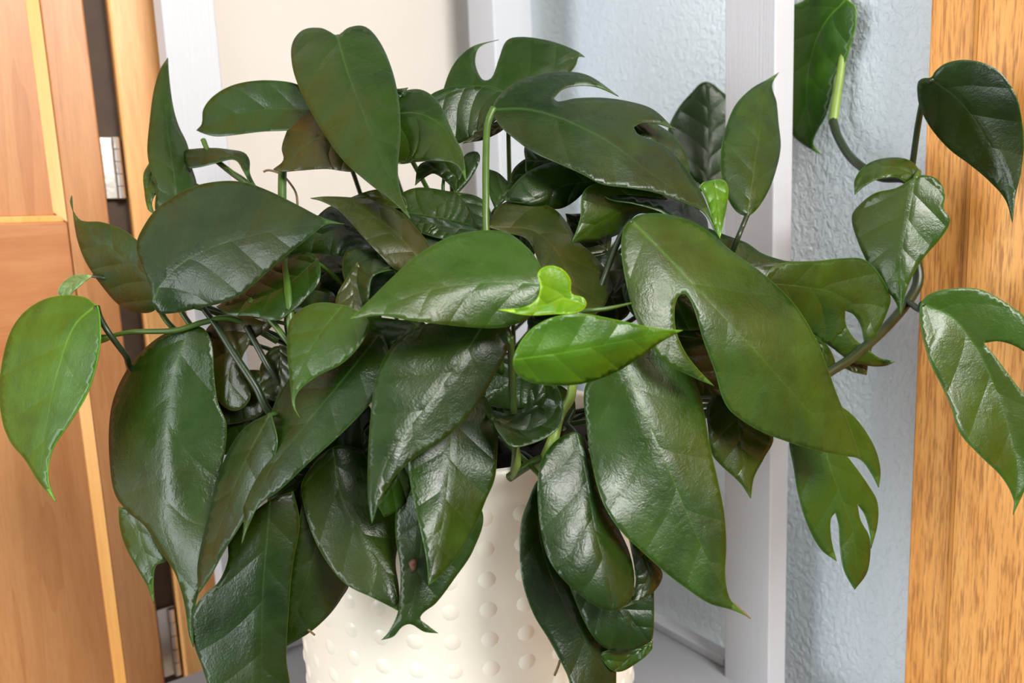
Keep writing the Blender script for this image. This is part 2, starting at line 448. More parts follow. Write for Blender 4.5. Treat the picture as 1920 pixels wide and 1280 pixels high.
def crspline(pts, closed, step=6.0):
    n = len(pts); out = []
    P_ = [np.array(p, float) for p in pts]
    corner = [False] * n
    rng = range(n) if closed else range(1, n - 1)
    for i in rng:
        a = P_[i - 1] - P_[i]; b = P_[(i + 1) % n] - P_[i]
        cs = a @ b / (np.linalg.norm(a) * np.linalg.norm(b) + 1e-9)
        if cs > 0.10: corner[i] = True
    segs = n if closed else n - 1
    for i in range(segs):
        p1 = P_[i]; p2 = P_[(i + 1) % n]
        p0 = P_[i - 1] if (closed or i > 0) else p1
        p3 = P_[(i + 2) % n] if (closed or i + 2 < n) else p2
        L = np.linalg.norm(p2 - p1)
        if corner[i]: p0 = p1
        if corner[(i + 1) % n]: p3 = p2
        # centripetal-like tangents
        m1 = np.zeros(2) if False else (p2 - p0) / (np.linalg.norm(p2 - p0) + 1e-9) * L
        m2 = (p3 - p1) / (np.linalg.norm(p3 - p1) + 1e-9) * L
        k = max(1, int(round(L / step)))
        for j in range(k):
            t = j / k
            h00 = 2 * t ** 3 - 3 * t * t + 1; h10 = t ** 3 - 2 * t * t + t; h01 = -2 * t ** 3 + 3 * t * t; h11 = t ** 3 - t * t
            out.append(h00 * p1 + h10 * m1 + h01 * p2 + h11 * m2)
    if not closed: out.append(P_[-1])
    return np.array(out)

def seg_dist(pts, A, B):
    """distance of pts to every segment A[i]-B[i]; returns (n, m) distances and parameters"""
    d = B - A; L2 = (d ** 2).sum(1) + 1e-9
    ap = pts[:, None, :] - A[None]
    t = np.clip((ap * d[None]).sum(2) / L2[None], 0, 1)
    q = ap - t[..., None] * d[None]
    return np.sqrt((q ** 2).sum(2)), t
def inside(pts, poly):
    x, y = pts[:, 0], pts[:, 1]; n = len(poly); c = np.zeros(len(pts), bool)
    for i in range(n):
        x1, y1 = poly[i]; x2, y2 = poly[(i + 1) % n]
        if y1 == y2: continue
        m = ((y1 > y) != (y2 > y)) & (x < (x2 - x1) * (y - y1) / (y2 - y1) + x1)
        c ^= m
    return c

NLEAF = [0]
KEYD = {}
BASES = []
def leaf(kind, dz, outline, rib, tt=0, ts=0, fold=0, bow=0, wave=1.0, depth=None, label=None, pet=True, root=None, name='leaf', key=None):
    """outline and midrib (base to tip) as sight lines; dz, tt, ts, fold, bow are depths in mm:
    offset, base-to-tip tilt, sideways tilt, how far the margins lie behind the midrib, arching"""
    NLEAF[0] += 1; rs = random.Random(NLEAF[0] * 13)
    O = crspline(outline, True, 6.0)
    keep = [0]
    for i in range(1, len(O)):
        if np.linalg.norm(O[i] - O[keep[-1]]) > 1.2: keep.append(i)
    if np.linalg.norm(O[keep[-1]] - O[0]) < 1.2: keep.pop()
    O = O[keep]
    Rb = crspline(rib, False, 6.0)
    x0, y0 = O.min(0); x1, y1 = O.max(0)
    size = math.hypot(x1 - x0, y1 - y0)
    g = 6.5 if size < 200 else 8.5
    G = []
    yy = y0; row = 0
    while yy <= y1:
        xx = x0 + (g / 2 if row % 2 else 0)
        while xx <= x1: G.append((xx, yy)); xx += g
        yy += g * .866; row += 1
    G = np.array(G) if G else np.zeros((0, 2))
    A, B = O, np.roll(O, -1, 0)
    rA, rB = Rb[:-1], Rb[1:]
    if len(G):
        G = G[inside(G, O)]
    if len(G):
        G = G[seg_dist(G, A, B)[0].min(1) > g * .55]
    if len(G):
        G = G[seg_dist(G, rA, rB)[0].min(1) > g * .55]
    ri = inside(Rb, O) & (seg_dist(Rb, A, B)[0].min(1) > 2.5)
    Rin = Rb[ri]
    verts = [Vector(p) for p in O] + [Vector(p) for p in Rin] + [Vector(p) for p in G]
    edges = [(i, (i + 1) % len(O)) for i in range(len(O))]
    idx = np.where(ri)[0]
    for q in range(len(idx) - 1):
        if idx[q + 1] == idx[q] + 1: edges.append((len(O) + q, len(O) + q + 1))
    vo, eo, fo, _, _, _ = delaunay_2d_cdt(verts, edges, [], 0, 1e-4)
    X = np.array([(v.x, v.y) for v in vo])
    cen = np.array([X[list(f)].mean(0) for f in fo])
    ok = inside(cen, O)
    faces = [f for f, k_ in zip(fo, ok) if k_]
    D, T = seg_dist(X, rA, rB)
    j = D.argmin(1); ar = np.arange(len(X))
    segL = np.linalg.norm(rB - rA, axis=1); cum = np.concatenate([[0], np.cumsum(segL)]); L = cum[-1]
    t = (cum[j] + T[ar, j] * segL[j]) / L
    dirv = (rB - rA)[j]; rel = X - rA[j]
    sgn = np.sign(dirv[:, 0] * rel[:, 1] - dirv[:, 1] * rel[:, 0])
    s = D[ar, j] * sgn
    ed = seg_dist(X, A, B)[0].min(1)
    onO = ed < .2
    hw = max(20., np.percentile(np.abs(s), 96))
    sn = np.clip(s / hw, -1.6, 1.6); sa = np.sqrt(sn ** 2 + .004) - .063
    ph = rs.uniform(0, 6.28); ph2 = rs.uniform(0, 6.28)
    dd = (dz + tt * (t - .5) + bow * ((2 * t - 1) ** 2) + ts * sn + fold * sa
          + wave * 2.0 * sa * np.sin(9 * t + ph + (sgn > 0) * 1.9) + wave * 1.5 * np.sin(4.2 * t + 2.2 * sn + ph2)) / 1000.
    if depth is None: base = np.array([dome(*p) for p in X])
    elif depth == 'wall': base = np.array([wall_depth(*p) for p in X])
    else: base = np.full(len(X), float(depth))
    dep = base + dd
    if depth != 'wall':
        wd = np.array([wall_depth(*p) for p in X]) - .024
        dep = np.minimum(dep, wd)
    co = np.array([P(x, y, d) for (x, y), d in zip(X, dep)])
    used = sorted({i for f in faces for i in f}); mp = {o: i for i, o in enumerate(used)}
    me = bpy.data.meshes.new(name)
    fl = []
    for f in faces:
        f = [mp[i] for i in f]
        a, b, c = (Vector(co[used[i]]) for i in f[:3])
        nrm = (b - a).cross(c - a)
        if nrm.dot(Vector(CAM) - a) < 0: f = f[::-1]
        fl.append(f)
    me.from_pydata([tuple(co[i]) for i in used], [], fl)
    uvl = me.uv_layers.new(name='leaf')
    li = np.empty(len(me.loops), int); me.loops.foreach_get('vertex_index', li)
    uu = np.array(used)[li]
    uvs = np.stack([t[uu], s[uu] / L], 1).astype(np.float32)
    uvl.data.foreach_set('uv', uvs.ravel())
    at = me.attributes.new('edge', 'FLOAT', 'POINT')
    at.data.foreach_set('value', (np.clip(ed[used] / 26., 0, 1)).astype(np.float32))
    me.polygons.foreach_set('use_smooth', [True] * len(me.polygons))
    me.update()
    o = link(name, me, LM[kind], plant); PEND.append((o, plant))
    m = o.modifiers.new('thickness', 'SOLIDIFY'); m.thickness = .0005; m.offset = -1
    if label: o['label'] = label
    db = dep[np.argmin(np.linalg.norm(X - Rb[0], axis=1))]
    if key:
        KEYD[key] = db; KEYD[key + '_tip'] = dep[np.argmin(np.linalg.norm(X - Rb[-1], axis=1))]
    if pet:
        BASES.append((P(Rb[0][0], Rb[0][1], db + .0008), (Rb[0] - Rb[min(4, len(Rb) - 1)]), root, rs.random()))
    return o

def tube(name, pts, radii, mat, parent, n=8, label=None, sub=6):
    """smooth tapering tube through world points"""
    pts = [np.array(p, float) for p in pts]
    if isinstance(radii, (int, float)): radii = [radii] * len(pts)
    C, Rr = [], []
    for i in range(len(pts) - 1):
        p0 = pts[max(i - 1, 0)]; p1 = pts[i]; p2 = pts[i + 1]; p3 = pts[min(i + 2, len(pts) - 1)]
        for k in range(sub):
            t = k / sub
            C.append(.5 * ((2 * p1) + (p2 - p0) * t + (2 * p0 - 5 * p1 + 4 * p2 - p3) * t * t + (3 * p1 - 3 * p2 + p3 - p0) * t ** 3))
            Rr.append(radii[i] * (1 - t) + radii[i + 1] * t)
    C.append(pts[-1]); Rr.append(radii[-1])
    bm = bmesh.new(); prev = None; nrm = None; first = None
    for i, c in enumerate(C):
        d = C[min(i + 1, len(C) - 1)] - C[max(i - 1, 0)]; d = d / (np.linalg.norm(d) + 1e-12)
        if nrm is None: nrm = np.cross(d, [0.3, 0.2, .9])
        nrm = nrm - (nrm @ d) * d; nrm /= np.linalg.norm(nrm) + 1e-12
        bn = np.cross(d, nrm)
        ring = [bm.verts.new(c + Rr[i] * (nrm * math.cos(2 * math.pi * q / n) + bn * math.sin(2 * math.pi * q / n))) for q in range(n)]
        if prev:
            for q in range(n): bm.faces.new((prev[q], prev[(q + 1) % n], ring[(q + 1) % n], ring[q]))
        else: first = ring
        prev = ring
    bm.faces.new(first[::-1]); bm.faces.new(prev)
    bmesh.ops.recalc_face_normals(bm, faces=bm.faces)
    o = from_bm(name, bm, mat, parent, True)
    if label: o['label'] = label
    return o
def stem(name, pts, rpx, mat, label=None):
    """pts: (x, y, depth or None for the dome + offset mm)"""
    w_, r_ = [], []
    for i, p in enumerate(pts):
        if isinstance(p[2], str): d = KEYD[p[2]] if p[2] in KEYD else wall_depth(p[0], p[1]) - float(p[2][4:]) / 1000
        else: d = p[2] if p[2] > .2 else dome(p[0], p[1]) + p[2]
        w_.append(P(p[0], p[1], d)); rp = rpx if isinstance(rpx, (int, float)) else rpx[i]
        r_.append(rp * d / F)
    return tube(name, w_, r_, mat, plant, label=label)

# ------------------------------------------------------------------ leaves, front of the crown first
def filler(kind, dz, bx, by, tx, ty, wd, **kw):
    b = np.array([bx, by], float); e = np.array([tx, ty], float); d = e - b; n = np.array([-d[1], d[0]]); n /= np.linalg.norm(n)
    prof_ = ((0, .12), (.08, .5), (.22, .86), (.4, 1.), (.6, .84), (.8, .46), (.92, .15))
    L = [tuple(b + d * t + n * wd * w) for t, w in prof_]; R = [tuple(b + d * t - n * wd * w) for t, w in prof_]
    m = b + d * .5 + n * wd * .08
    return leaf(kind, dz, L + [tuple(e)] + R[::-1], [tuple(b), tuple(m), tuple(e)], **kw)
# upper crown
leaf('d', -20, [(632,66),(655,51),(685,50),(712,78),(735,130),(748,190),(751,250),(746,320),(752,362),(770,411),(737,378),(690,342),(645,302),(610,255),(578,200),(555,150),(546,110),(549,78),(568,56),(600,52),(620,60)],
     [(632,66),(650,130),(680,210),(715,300),(745,365),(769,410)], tt=-22, fold=6, bow=4)
leaf('d', 16, [(368,244),(378,232),(381,205),(400,180),(435,160),(480,151),(530,152),(562,160),(610,190),(612,230),(545,243),(490,246),(440,252),(405,255),(382,250)],
     [(610,205),(500,205),(430,218),(369,244)], fold=-7, ts=-4)
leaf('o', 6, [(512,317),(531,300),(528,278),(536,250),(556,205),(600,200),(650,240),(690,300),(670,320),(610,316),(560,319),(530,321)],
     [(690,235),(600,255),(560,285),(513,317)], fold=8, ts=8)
leaf('m', -4, [(735,180),(762,169),(790,168),(815,183),(832,208),(850,250),(868,288),(875,342),(856,309),(820,301),(780,303),(745,306),(715,285),(712,215)],
     [(715,215),(790,214),(840,250),(874,340)], fold=9, tt=-8)
leaf('d', 18, [(825,195),(832,165),(845,130),(862,106),(888,86),(935,74),(908,82),(896,92),(891,115),(896,135),(905,149),(915,150),(924,142),(936,108),(950,76),(975,69),(1020,74),(1055,84),(1086,98),(1097,107),(1086,106),(1080,122),(1070,135),(1050,160),(990,215),(930,225),(860,225)],
     [(840,220),(930,190),(1000,150),(1086,100)], ts=6, fold=5)
leaf('d', 6, [(800,190),(832,166),(885,160),(930,164),(955,185),(940,215),(905,243),(862,268),(845,262),(830,225)],
     [(952,176),(900,162),(850,172),(805,195)], tt=6, ts=-8, fold=5)
leaf('o', 12, [(868,268),(900,245),(940,225),(948,238),(905,262),(880,266)], [(945,232),(910,252),(869,267)], pet=False)
leaf('d', -26, [(924,203),(935,180),(965,155),(1010,140),(1060,134),(1105,142),(1160,180),(1120,163),(1085,160),(1055,167),(1038,184),(1046,190),(1080,184),(1130,183),(1180,190),(1225,205),(1266,243),(1238,233),(1205,230),(1188,238),(1196,251),(1222,262),(1250,275),(1275,300),(1300,335),(1322,375),(1345,440),(1320,398),(1285,381),(1235,362),(1180,352),(1130,345),(1090,325),(1045,305),(1000,285),(965,260),(935,232)],
     [(924,205),(990,205),(1060,225),(1140,265),(1220,325),(1290,375),(1343,436)], tt=6, ts=-6, fold=7, bow=12, pet=False, key='seven')
leaf('d', 4, [(945,375),(960,350),(985,325),(1020,308),(1050,304),(1100,325),(1145,345),(1100,358),(1080,375),(1060,388),(1042,392),(1000,385)],
     [(1150,335),(1060,348),(1000,376),(948,378)], fold=6, ts=-8)
leaf('m', 8, [(1072,455),(1088,410),(1094,360),(1125,342),(1180,352),(1240,364),(1262,385),(1240,402),(1195,402),(1165,436),(1120,452)],
     [(1262,385),(1180,392),(1120,420),(1073,455)], ts=-22, fold=8)
leaf('d', 0, [(1120,348),(1180,352),(1230,360),(1285,381),(1322,405),(1330,440),(1290,440),(1245,400),(1190,382),(1140,372)],
     [(1330,436),(1260,390),(1190,368),(1125,352)], ts=10)
leaf('d', 0, [(1252,245),(1270,205),(1295,175),(1322,153),(1352,170),(1380,200),(1390,250),(1378,305),(1350,350),(1310,345),(1275,305),(1256,275)],
     [(1325,350),(1328,250),(1322,154)], depth=.672, fold=6)
leaf('m', 4, [(1461,135),(1448,160),(1456,190),(1460,230),(1464,275),(1455,320),(1440,360),(1418,394),(1402,404),(1380,395),(1362,365),(1352,320),(1352,280),(1362,235),(1380,195),(1410,165),(1440,148)],
     [(1402,403),(1412,330),(1425,240),(1433,175),(1460,137)], fold=7, tt=4, pet=False, key='up')
leaf('b', -12, [(1314,346),(1335,338),(1356,337),(1365,350),(1364,380),(1357,415),(1350,448),(1340,425),(1330,390),(1321,365)],
     [(1340,340),(1346,390),(1350,446)], fold=4)
leaf('d', 18, [(1310,420),(1360,440),(1400,455),(1430,475),(1470,488),(1520,500),(1500,560),(1430,570),(1360,520)],
     [(1340,520),(1420,500),(1518,502)], fold=5)
leaf('m', 2, [(1410,555),(1432,520),(1450,500),(1480,491),(1530,489),(1580,484),(1620,486),(1650,515),(1670,558),(1662,590),(1647,622),(1632,661),(1622,645),(1614,610),(1600,589),(1585,583),(1586,607),(1602,634),(1628,655),(1650,671),(1679,678),(1660,686),(1630,686),(1592,675),(1560,652),(1520,626),(1450,600)],
     [(1412,545),(1445,533),(1500,537),(1560,548),(1620,585),(1640,625)], ts=14, fold=5, tt=6)
leaf('d', 22, [(1515,620),(1545,640),(1563,668),(1566,695),(1552,707),(1535,690),(1515,660)], [(1520,625),(1545,660),(1555,704)])
leaf('o', 24, [(1552,706),(1560,690),(1580,676),(1605,680),(1625,680),(1625,703),(1600,697),(1580,691)], [(1556,704),(1590,684),(1622,692)], pet=False)
# climbing shoot on the right
leaf('b', -2, [(1462,60),(1480,15),(1505,2),(1535,-18),(1572,-20),(1590,0),(1604,12),(1605,45),(1596,80),(1585,115),(1566,140),(1561,170),(1549,215),(1530,250),(1525,270),(1541,291),(1515,277),(1485,252),(1465,200),(1458,120)],
     [(1583,2),(1545,45),(1520,110),(1512,180),(1522,245),(1538,289)], depth='wall', fold=-3, tt=0, dz=-14, pet=False) if False else \
leaf('b', -20, [(1462,60),(1480,15),(1505,2),(1535,-18),(1572,-20),(1590,0),(1604,12),(1605,45),(1596,80),(1585,115),(1566,140),(1561,170),(1549,215),(1530,250),(1525,270),(1541,291),(1515,277),(1485,252),(1465,200),(1458,120)],
     [(1583,2),(1545,45),(1520,110),(1512,180),(1522,245),(1538,289)], depth='wall', fold=2, pet=False, wave=.4)
leaf('d', 0, [(1745,146),(1734,146),(1722,152),(1720,175),(1725,202),(1745,240),(1780,280),(1820,310),(1855,340),(1885,375),(1898,418),(1904,370),(1915,320),(1920,270),(1915,220),(1905,180),(1880,140),(1850,120),(1810,112),(1775,118),(1755,132)],
     [(1746,148),(1800,190),(1850,260),(1885,330),(1898,414)], depth=.463, fold=6, tt=-6, ts=20, pet=False, key='v1')
leaf('m', 0, [(1602,365),(1603,335),(1625,308),(1660,296),(1700,298),(1722,316),(1727,335),(1712,343),(1700,342),(1680,332),(1645,336),(1620,349)],
     [(1720,328),(1670,312),(1625,325),(1603,362)], depth=.505, ts=6, pet=False)
leaf('m', 0, [(1717,332),(1735,328),(1760,338),(1772,365),(1769,390),(1782,412),(1765,445),(1735,480),(1715,510),(1700,545),(1689,590),(1675,560),(1645,525),(1620,480),(1602,435),(1597,405),(1610,385),(1640,362),(1680,352)],
     [(1716,333),(1705,400),(1690,480),(1689,588)], depth=.488, fold=6, tt=-4, ts=12, pet=False, key='v2')
leaf('m', 0, [(1727,568),(1745,550),(1790,540),(1840,543),(1890,570),(1925,600),(1950,690),(1915,655),(1875,640),(1845,643),(1868,670),(1905,720),(1935,760),(1945,850),(1925,910),(1900,965),(1901,935),(1880,895),(1835,850),(1800,810),(1785,765),(1765,720),(1745,680),(1730,630),(1725,592)],
     [(1728,569),(1790,600),(1850,690),(1890,800),(1908,880),(1900,962)], depth=.462, fold=-8, tt=-26, ts=0, pet=False, key='v3')
# centre
leaf('m', -32, [(655,598),(690,565),(730,525),(780,480),(840,445),(900,432),(950,436),(985,460),(1012,495),(1018,530),(1010,570),(985,600),(940,614),(890,614),(830,608),(770,600),(710,591),(672,596)],
     [(1017,532),(940,529),(880,532),(800,545),(730,570),(657,597)], tt=-30, ts=0, fold=6, bow=-5)
leaf('l', -56, [(934,580),(985,575),(1008,560),(1014,535),(1010,510),(1030,498),(1055,505),(1070,525),(1072,550),(1094,558),(1099,573),(1082,585),(1040,588),(990,590)],
     [(1098,572),(1060,560),(1020,572),(935,580)], fold=-8, tt=-6, pet=False, label='small curled lime green young leaf')
leaf('b', -50, [(962,682),(974,645),(1000,614),(1040,594),(1090,588),(1150,598),(1210,611),(1250,617),(1281,619),(1242,640),(1200,670),(1160,695),(1110,715),(1060,723),(1010,720),(975,706)],
     [(963,674),(1050,662),(1150,643),(1220,628),(1279,619)], tt=4, ts=10, fold=5, pet=False, key='young', label='bright green young leaf spreading to the right')
leaf('m', -24, [(1183,412),(1200,402),(1240,400),(1290,412),(1330,434),(1372,470),(1430,512),(1490,570),(1530,635),(1552,690),(1568,735),(1592,795),(1614,858),(1585,855),(1540,846),(1480,829),(1420,805),(1372,772),(1355,745),(1342,700),(1320,640),(1300,575),(1285,551),(1273,554),(1265,580),(1268,620),(1285,660),(1310,693),(1340,724),(1298,706),(1250,680),(1215,640),(1190,590),(1174,530),(1165,470),(1169,430)],
     [(1184,414),(1240,470),(1310,545),(1400,640),(1490,740),(1560,815),(1612,857)], tt=-6, ts=-3, fold=8, bow=5, wave=1.4, pet=False, key='big')
leaf('d', -14, [(697,982),(690,930),(690,860),(695,780),(705,710),(730,655),(770,620),(810,604),(860,600),(920,604),(958,618),(952,655),(930,700),(900,750),(870,790),(830,825),(775,860),(735,900),(710,945)],
     [(905,610),(860,680),(800,760),(740,840),(710,910),(697,980)], tt=-24, ts=-2, fold=7)
leaf('m', 4, [(905,740),(922,765),(933,800),(932,860),(927,900),(910,940),(890,990),(860,1040),(825,1080),(804,1097),(800,1050),(790,1000),(778,950),(766,880),(768,840),(800,780),(850,740)],
     [(850,745),(845,830),(840,900),(830,980),(812,1060),(805,1094)], tt=-26, ts=-8, fold=6, wave=1.3)
leaf('d', 15, [(742,960),(752,925),(790,890),(860,920),(905,960),(888,1030),(852,1085),(818,1130),(788,1157),(802,1172),(822,1187),(795,1184),(770,1170),(754,1175),(738,1193),(714,1200),(728,1185),(745,1150),(750,1105),(750,1060),(742,1010)],
     [(800,900),(785,1060),(765,1150),(718,1198)], fold=5)
leaf('w', 13.0, [(766,1056),(772,1048),(780,1047),(781,1058),(778,1069),(772,1071),(769,1064)], [(768,1066),(780,1049)], pet=False, wave=0, name='scorch_mark', label='small brown scorch mark')
leaf('m', 26, [(566,905),(600,855),(640,835),(700,855),(752,900),(756,980),(742,1050),(748,1100),(751,1147),(700,1121),(650,1096),(612,1052),(585,1000),(568,940)],
     [(625,842),(640,930),(690,1020),(735,1090),(750,1144)], tt=-10, ts=-10, fold=8, wave=1.4)
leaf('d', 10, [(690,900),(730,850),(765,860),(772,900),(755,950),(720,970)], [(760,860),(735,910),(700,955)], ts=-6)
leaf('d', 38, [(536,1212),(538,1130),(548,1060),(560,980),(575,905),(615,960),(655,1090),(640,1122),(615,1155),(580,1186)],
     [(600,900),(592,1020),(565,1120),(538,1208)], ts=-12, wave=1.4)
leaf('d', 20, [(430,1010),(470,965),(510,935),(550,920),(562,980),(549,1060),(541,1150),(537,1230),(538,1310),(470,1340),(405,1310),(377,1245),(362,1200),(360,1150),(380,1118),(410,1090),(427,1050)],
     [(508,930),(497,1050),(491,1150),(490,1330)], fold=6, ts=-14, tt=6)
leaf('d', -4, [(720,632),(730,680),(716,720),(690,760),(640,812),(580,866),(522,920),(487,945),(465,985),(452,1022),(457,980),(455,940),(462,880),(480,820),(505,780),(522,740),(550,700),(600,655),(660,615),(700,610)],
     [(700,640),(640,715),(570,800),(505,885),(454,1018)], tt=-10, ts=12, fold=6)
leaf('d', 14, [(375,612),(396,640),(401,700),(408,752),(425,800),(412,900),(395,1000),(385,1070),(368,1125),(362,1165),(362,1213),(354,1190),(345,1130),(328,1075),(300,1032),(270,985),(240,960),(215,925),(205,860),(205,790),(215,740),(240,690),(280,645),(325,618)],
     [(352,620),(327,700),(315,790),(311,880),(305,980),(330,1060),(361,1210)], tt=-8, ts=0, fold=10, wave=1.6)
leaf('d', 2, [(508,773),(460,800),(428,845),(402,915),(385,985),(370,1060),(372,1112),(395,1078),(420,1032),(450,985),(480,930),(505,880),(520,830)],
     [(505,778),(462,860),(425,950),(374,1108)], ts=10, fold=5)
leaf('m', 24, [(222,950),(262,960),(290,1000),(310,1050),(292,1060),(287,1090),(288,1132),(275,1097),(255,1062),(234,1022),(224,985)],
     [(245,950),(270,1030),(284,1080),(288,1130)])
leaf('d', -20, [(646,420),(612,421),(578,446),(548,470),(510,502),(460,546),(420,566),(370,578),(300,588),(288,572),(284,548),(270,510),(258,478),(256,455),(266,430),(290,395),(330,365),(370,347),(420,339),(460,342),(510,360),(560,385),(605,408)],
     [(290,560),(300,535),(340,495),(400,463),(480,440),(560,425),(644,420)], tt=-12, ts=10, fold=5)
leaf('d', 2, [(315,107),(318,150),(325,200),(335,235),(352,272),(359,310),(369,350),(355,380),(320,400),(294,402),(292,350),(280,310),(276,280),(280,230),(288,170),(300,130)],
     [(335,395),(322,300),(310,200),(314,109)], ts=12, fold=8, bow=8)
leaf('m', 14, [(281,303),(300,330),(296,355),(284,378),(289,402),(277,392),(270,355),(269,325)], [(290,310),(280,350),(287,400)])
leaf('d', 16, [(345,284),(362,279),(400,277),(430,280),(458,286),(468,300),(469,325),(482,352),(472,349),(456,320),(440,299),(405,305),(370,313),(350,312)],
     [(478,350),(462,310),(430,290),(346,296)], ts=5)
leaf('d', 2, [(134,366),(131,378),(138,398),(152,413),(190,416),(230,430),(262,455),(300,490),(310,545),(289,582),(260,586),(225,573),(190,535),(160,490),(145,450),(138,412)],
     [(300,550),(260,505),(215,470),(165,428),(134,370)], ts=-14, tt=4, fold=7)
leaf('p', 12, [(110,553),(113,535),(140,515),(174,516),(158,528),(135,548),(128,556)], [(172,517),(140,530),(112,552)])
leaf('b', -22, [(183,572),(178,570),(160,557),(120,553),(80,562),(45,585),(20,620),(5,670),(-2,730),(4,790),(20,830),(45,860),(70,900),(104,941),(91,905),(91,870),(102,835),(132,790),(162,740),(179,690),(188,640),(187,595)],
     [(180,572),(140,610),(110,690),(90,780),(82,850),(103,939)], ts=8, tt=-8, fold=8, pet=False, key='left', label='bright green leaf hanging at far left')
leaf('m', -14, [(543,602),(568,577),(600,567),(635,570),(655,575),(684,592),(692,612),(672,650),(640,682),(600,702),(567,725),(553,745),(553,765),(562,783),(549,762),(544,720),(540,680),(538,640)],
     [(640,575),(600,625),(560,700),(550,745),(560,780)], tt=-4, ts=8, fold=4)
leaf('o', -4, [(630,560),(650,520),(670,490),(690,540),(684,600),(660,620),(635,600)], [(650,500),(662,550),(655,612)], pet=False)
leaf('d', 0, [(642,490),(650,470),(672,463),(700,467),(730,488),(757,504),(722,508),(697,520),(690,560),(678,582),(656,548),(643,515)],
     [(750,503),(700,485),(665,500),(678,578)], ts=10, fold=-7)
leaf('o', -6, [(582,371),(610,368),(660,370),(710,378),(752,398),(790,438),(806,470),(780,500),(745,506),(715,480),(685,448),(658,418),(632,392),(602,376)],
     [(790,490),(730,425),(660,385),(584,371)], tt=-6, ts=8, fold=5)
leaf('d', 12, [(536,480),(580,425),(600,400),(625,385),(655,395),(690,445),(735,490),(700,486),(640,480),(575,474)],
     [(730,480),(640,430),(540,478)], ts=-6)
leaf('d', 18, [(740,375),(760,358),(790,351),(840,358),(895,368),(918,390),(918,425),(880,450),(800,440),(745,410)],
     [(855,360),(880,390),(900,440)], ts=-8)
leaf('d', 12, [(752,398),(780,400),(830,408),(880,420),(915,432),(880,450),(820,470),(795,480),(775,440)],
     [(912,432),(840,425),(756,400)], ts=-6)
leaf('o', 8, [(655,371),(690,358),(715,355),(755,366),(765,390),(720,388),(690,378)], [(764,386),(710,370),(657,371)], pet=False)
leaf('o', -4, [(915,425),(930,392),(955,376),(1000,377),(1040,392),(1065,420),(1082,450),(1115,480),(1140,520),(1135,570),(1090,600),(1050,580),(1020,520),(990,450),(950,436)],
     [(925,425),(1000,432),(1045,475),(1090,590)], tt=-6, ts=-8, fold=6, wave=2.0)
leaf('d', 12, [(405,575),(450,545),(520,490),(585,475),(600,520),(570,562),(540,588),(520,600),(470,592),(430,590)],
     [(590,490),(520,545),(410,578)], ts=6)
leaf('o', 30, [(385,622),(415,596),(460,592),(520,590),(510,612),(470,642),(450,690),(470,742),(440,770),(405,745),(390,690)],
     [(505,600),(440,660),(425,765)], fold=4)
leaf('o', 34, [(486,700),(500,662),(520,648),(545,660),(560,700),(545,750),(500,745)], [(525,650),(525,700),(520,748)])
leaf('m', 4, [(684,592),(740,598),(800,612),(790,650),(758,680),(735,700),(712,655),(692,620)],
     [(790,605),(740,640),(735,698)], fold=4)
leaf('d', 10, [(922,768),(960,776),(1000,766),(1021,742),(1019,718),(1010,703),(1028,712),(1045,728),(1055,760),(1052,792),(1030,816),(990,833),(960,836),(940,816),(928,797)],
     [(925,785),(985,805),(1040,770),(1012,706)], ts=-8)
# lower right of centre
leaf('m', -12, [(1097,725),(1130,690),(1190,655),(1240,650),(1290,690),(1313,740),(1322,780),(1330,830),(1346,900),(1358,960),(1362,1020),(1360,1080),(1368,1120),(1384,1139),(1406,1157),(1372,1143),(1330,1131),(1290,1105),(1250,1075),(1200,1030),(1160,990),(1130,940),(1110,870),(1100,800)],
     [(1175,685),(1208,770),(1250,870),(1300,990),(1345,1080),(1403,1156)], tt=-22, ts=0, fold=7, bow=5, wave=1.6, key='low')
leaf('m', 10, [(1326,760),(1345,735),(1382,775),(1420,800),(1450,818),(1432,860),(1414,895),(1408,934),(1388,905),(1352,872),(1335,850),(1328,800)],
     [(1380,745),(1390,840),(1407,931)], fold=5)
leaf('d', 0, [(1058,816),(1085,812),(1106,850),(1130,935),(1165,1000),(1182,1040),(1190,1090),(1180,1126),(1148,1146),(1110,1131),(1060,1090),(1030,1050),(1015,1000),(1008,930),(1013,870),(1032,836)],
     [(1082,815),(1100,900),(1115,990),(1140,1080),(1152,1143)], tt=-18, ts=-6, fold=8, wave=1.4, bow=4)
leaf('o', 4, [(1178,1005),(1210,1038),(1241,1070),(1237,1095),(1212,1120),(1148,1147),(1180,1128),(1192,1090),(1187,1050)],
     [(1205,1030),(1215,1085),(1152,1145)], pet=False, label='olive coloured rolled leaf edge')
leaf('d', 25, [(1020,890),(1005,905),(990,940),(978,975),(974,1020),(980,1090),(1000,1150),(1030,1200),(1062,1260),(1085,1310),(1155,1320),(1156,1230),(1155,1150),(1120,1080),(1060,1000)],
     [(1015,895),(1012,1000),(1042,1100),(1097,1200),(1150,1315)], ts=-8, fold=4)
leaf('d', 17, [(1060,1080),(1110,1100),(1160,1100),(1215,1100),(1226,1085),(1225,1190),(1215,1206),(1158,1223),(1110,1190)],
     [(1120,1060),(1160,1130),(1218,1204)], ts=6)
leaf('m', 29, [(1120,1225),(1158,1214),(1217,1204),(1224,1214),(1198,1240),(1154,1259)], [(1222,1206),(1190,1225),(1154,1256)])
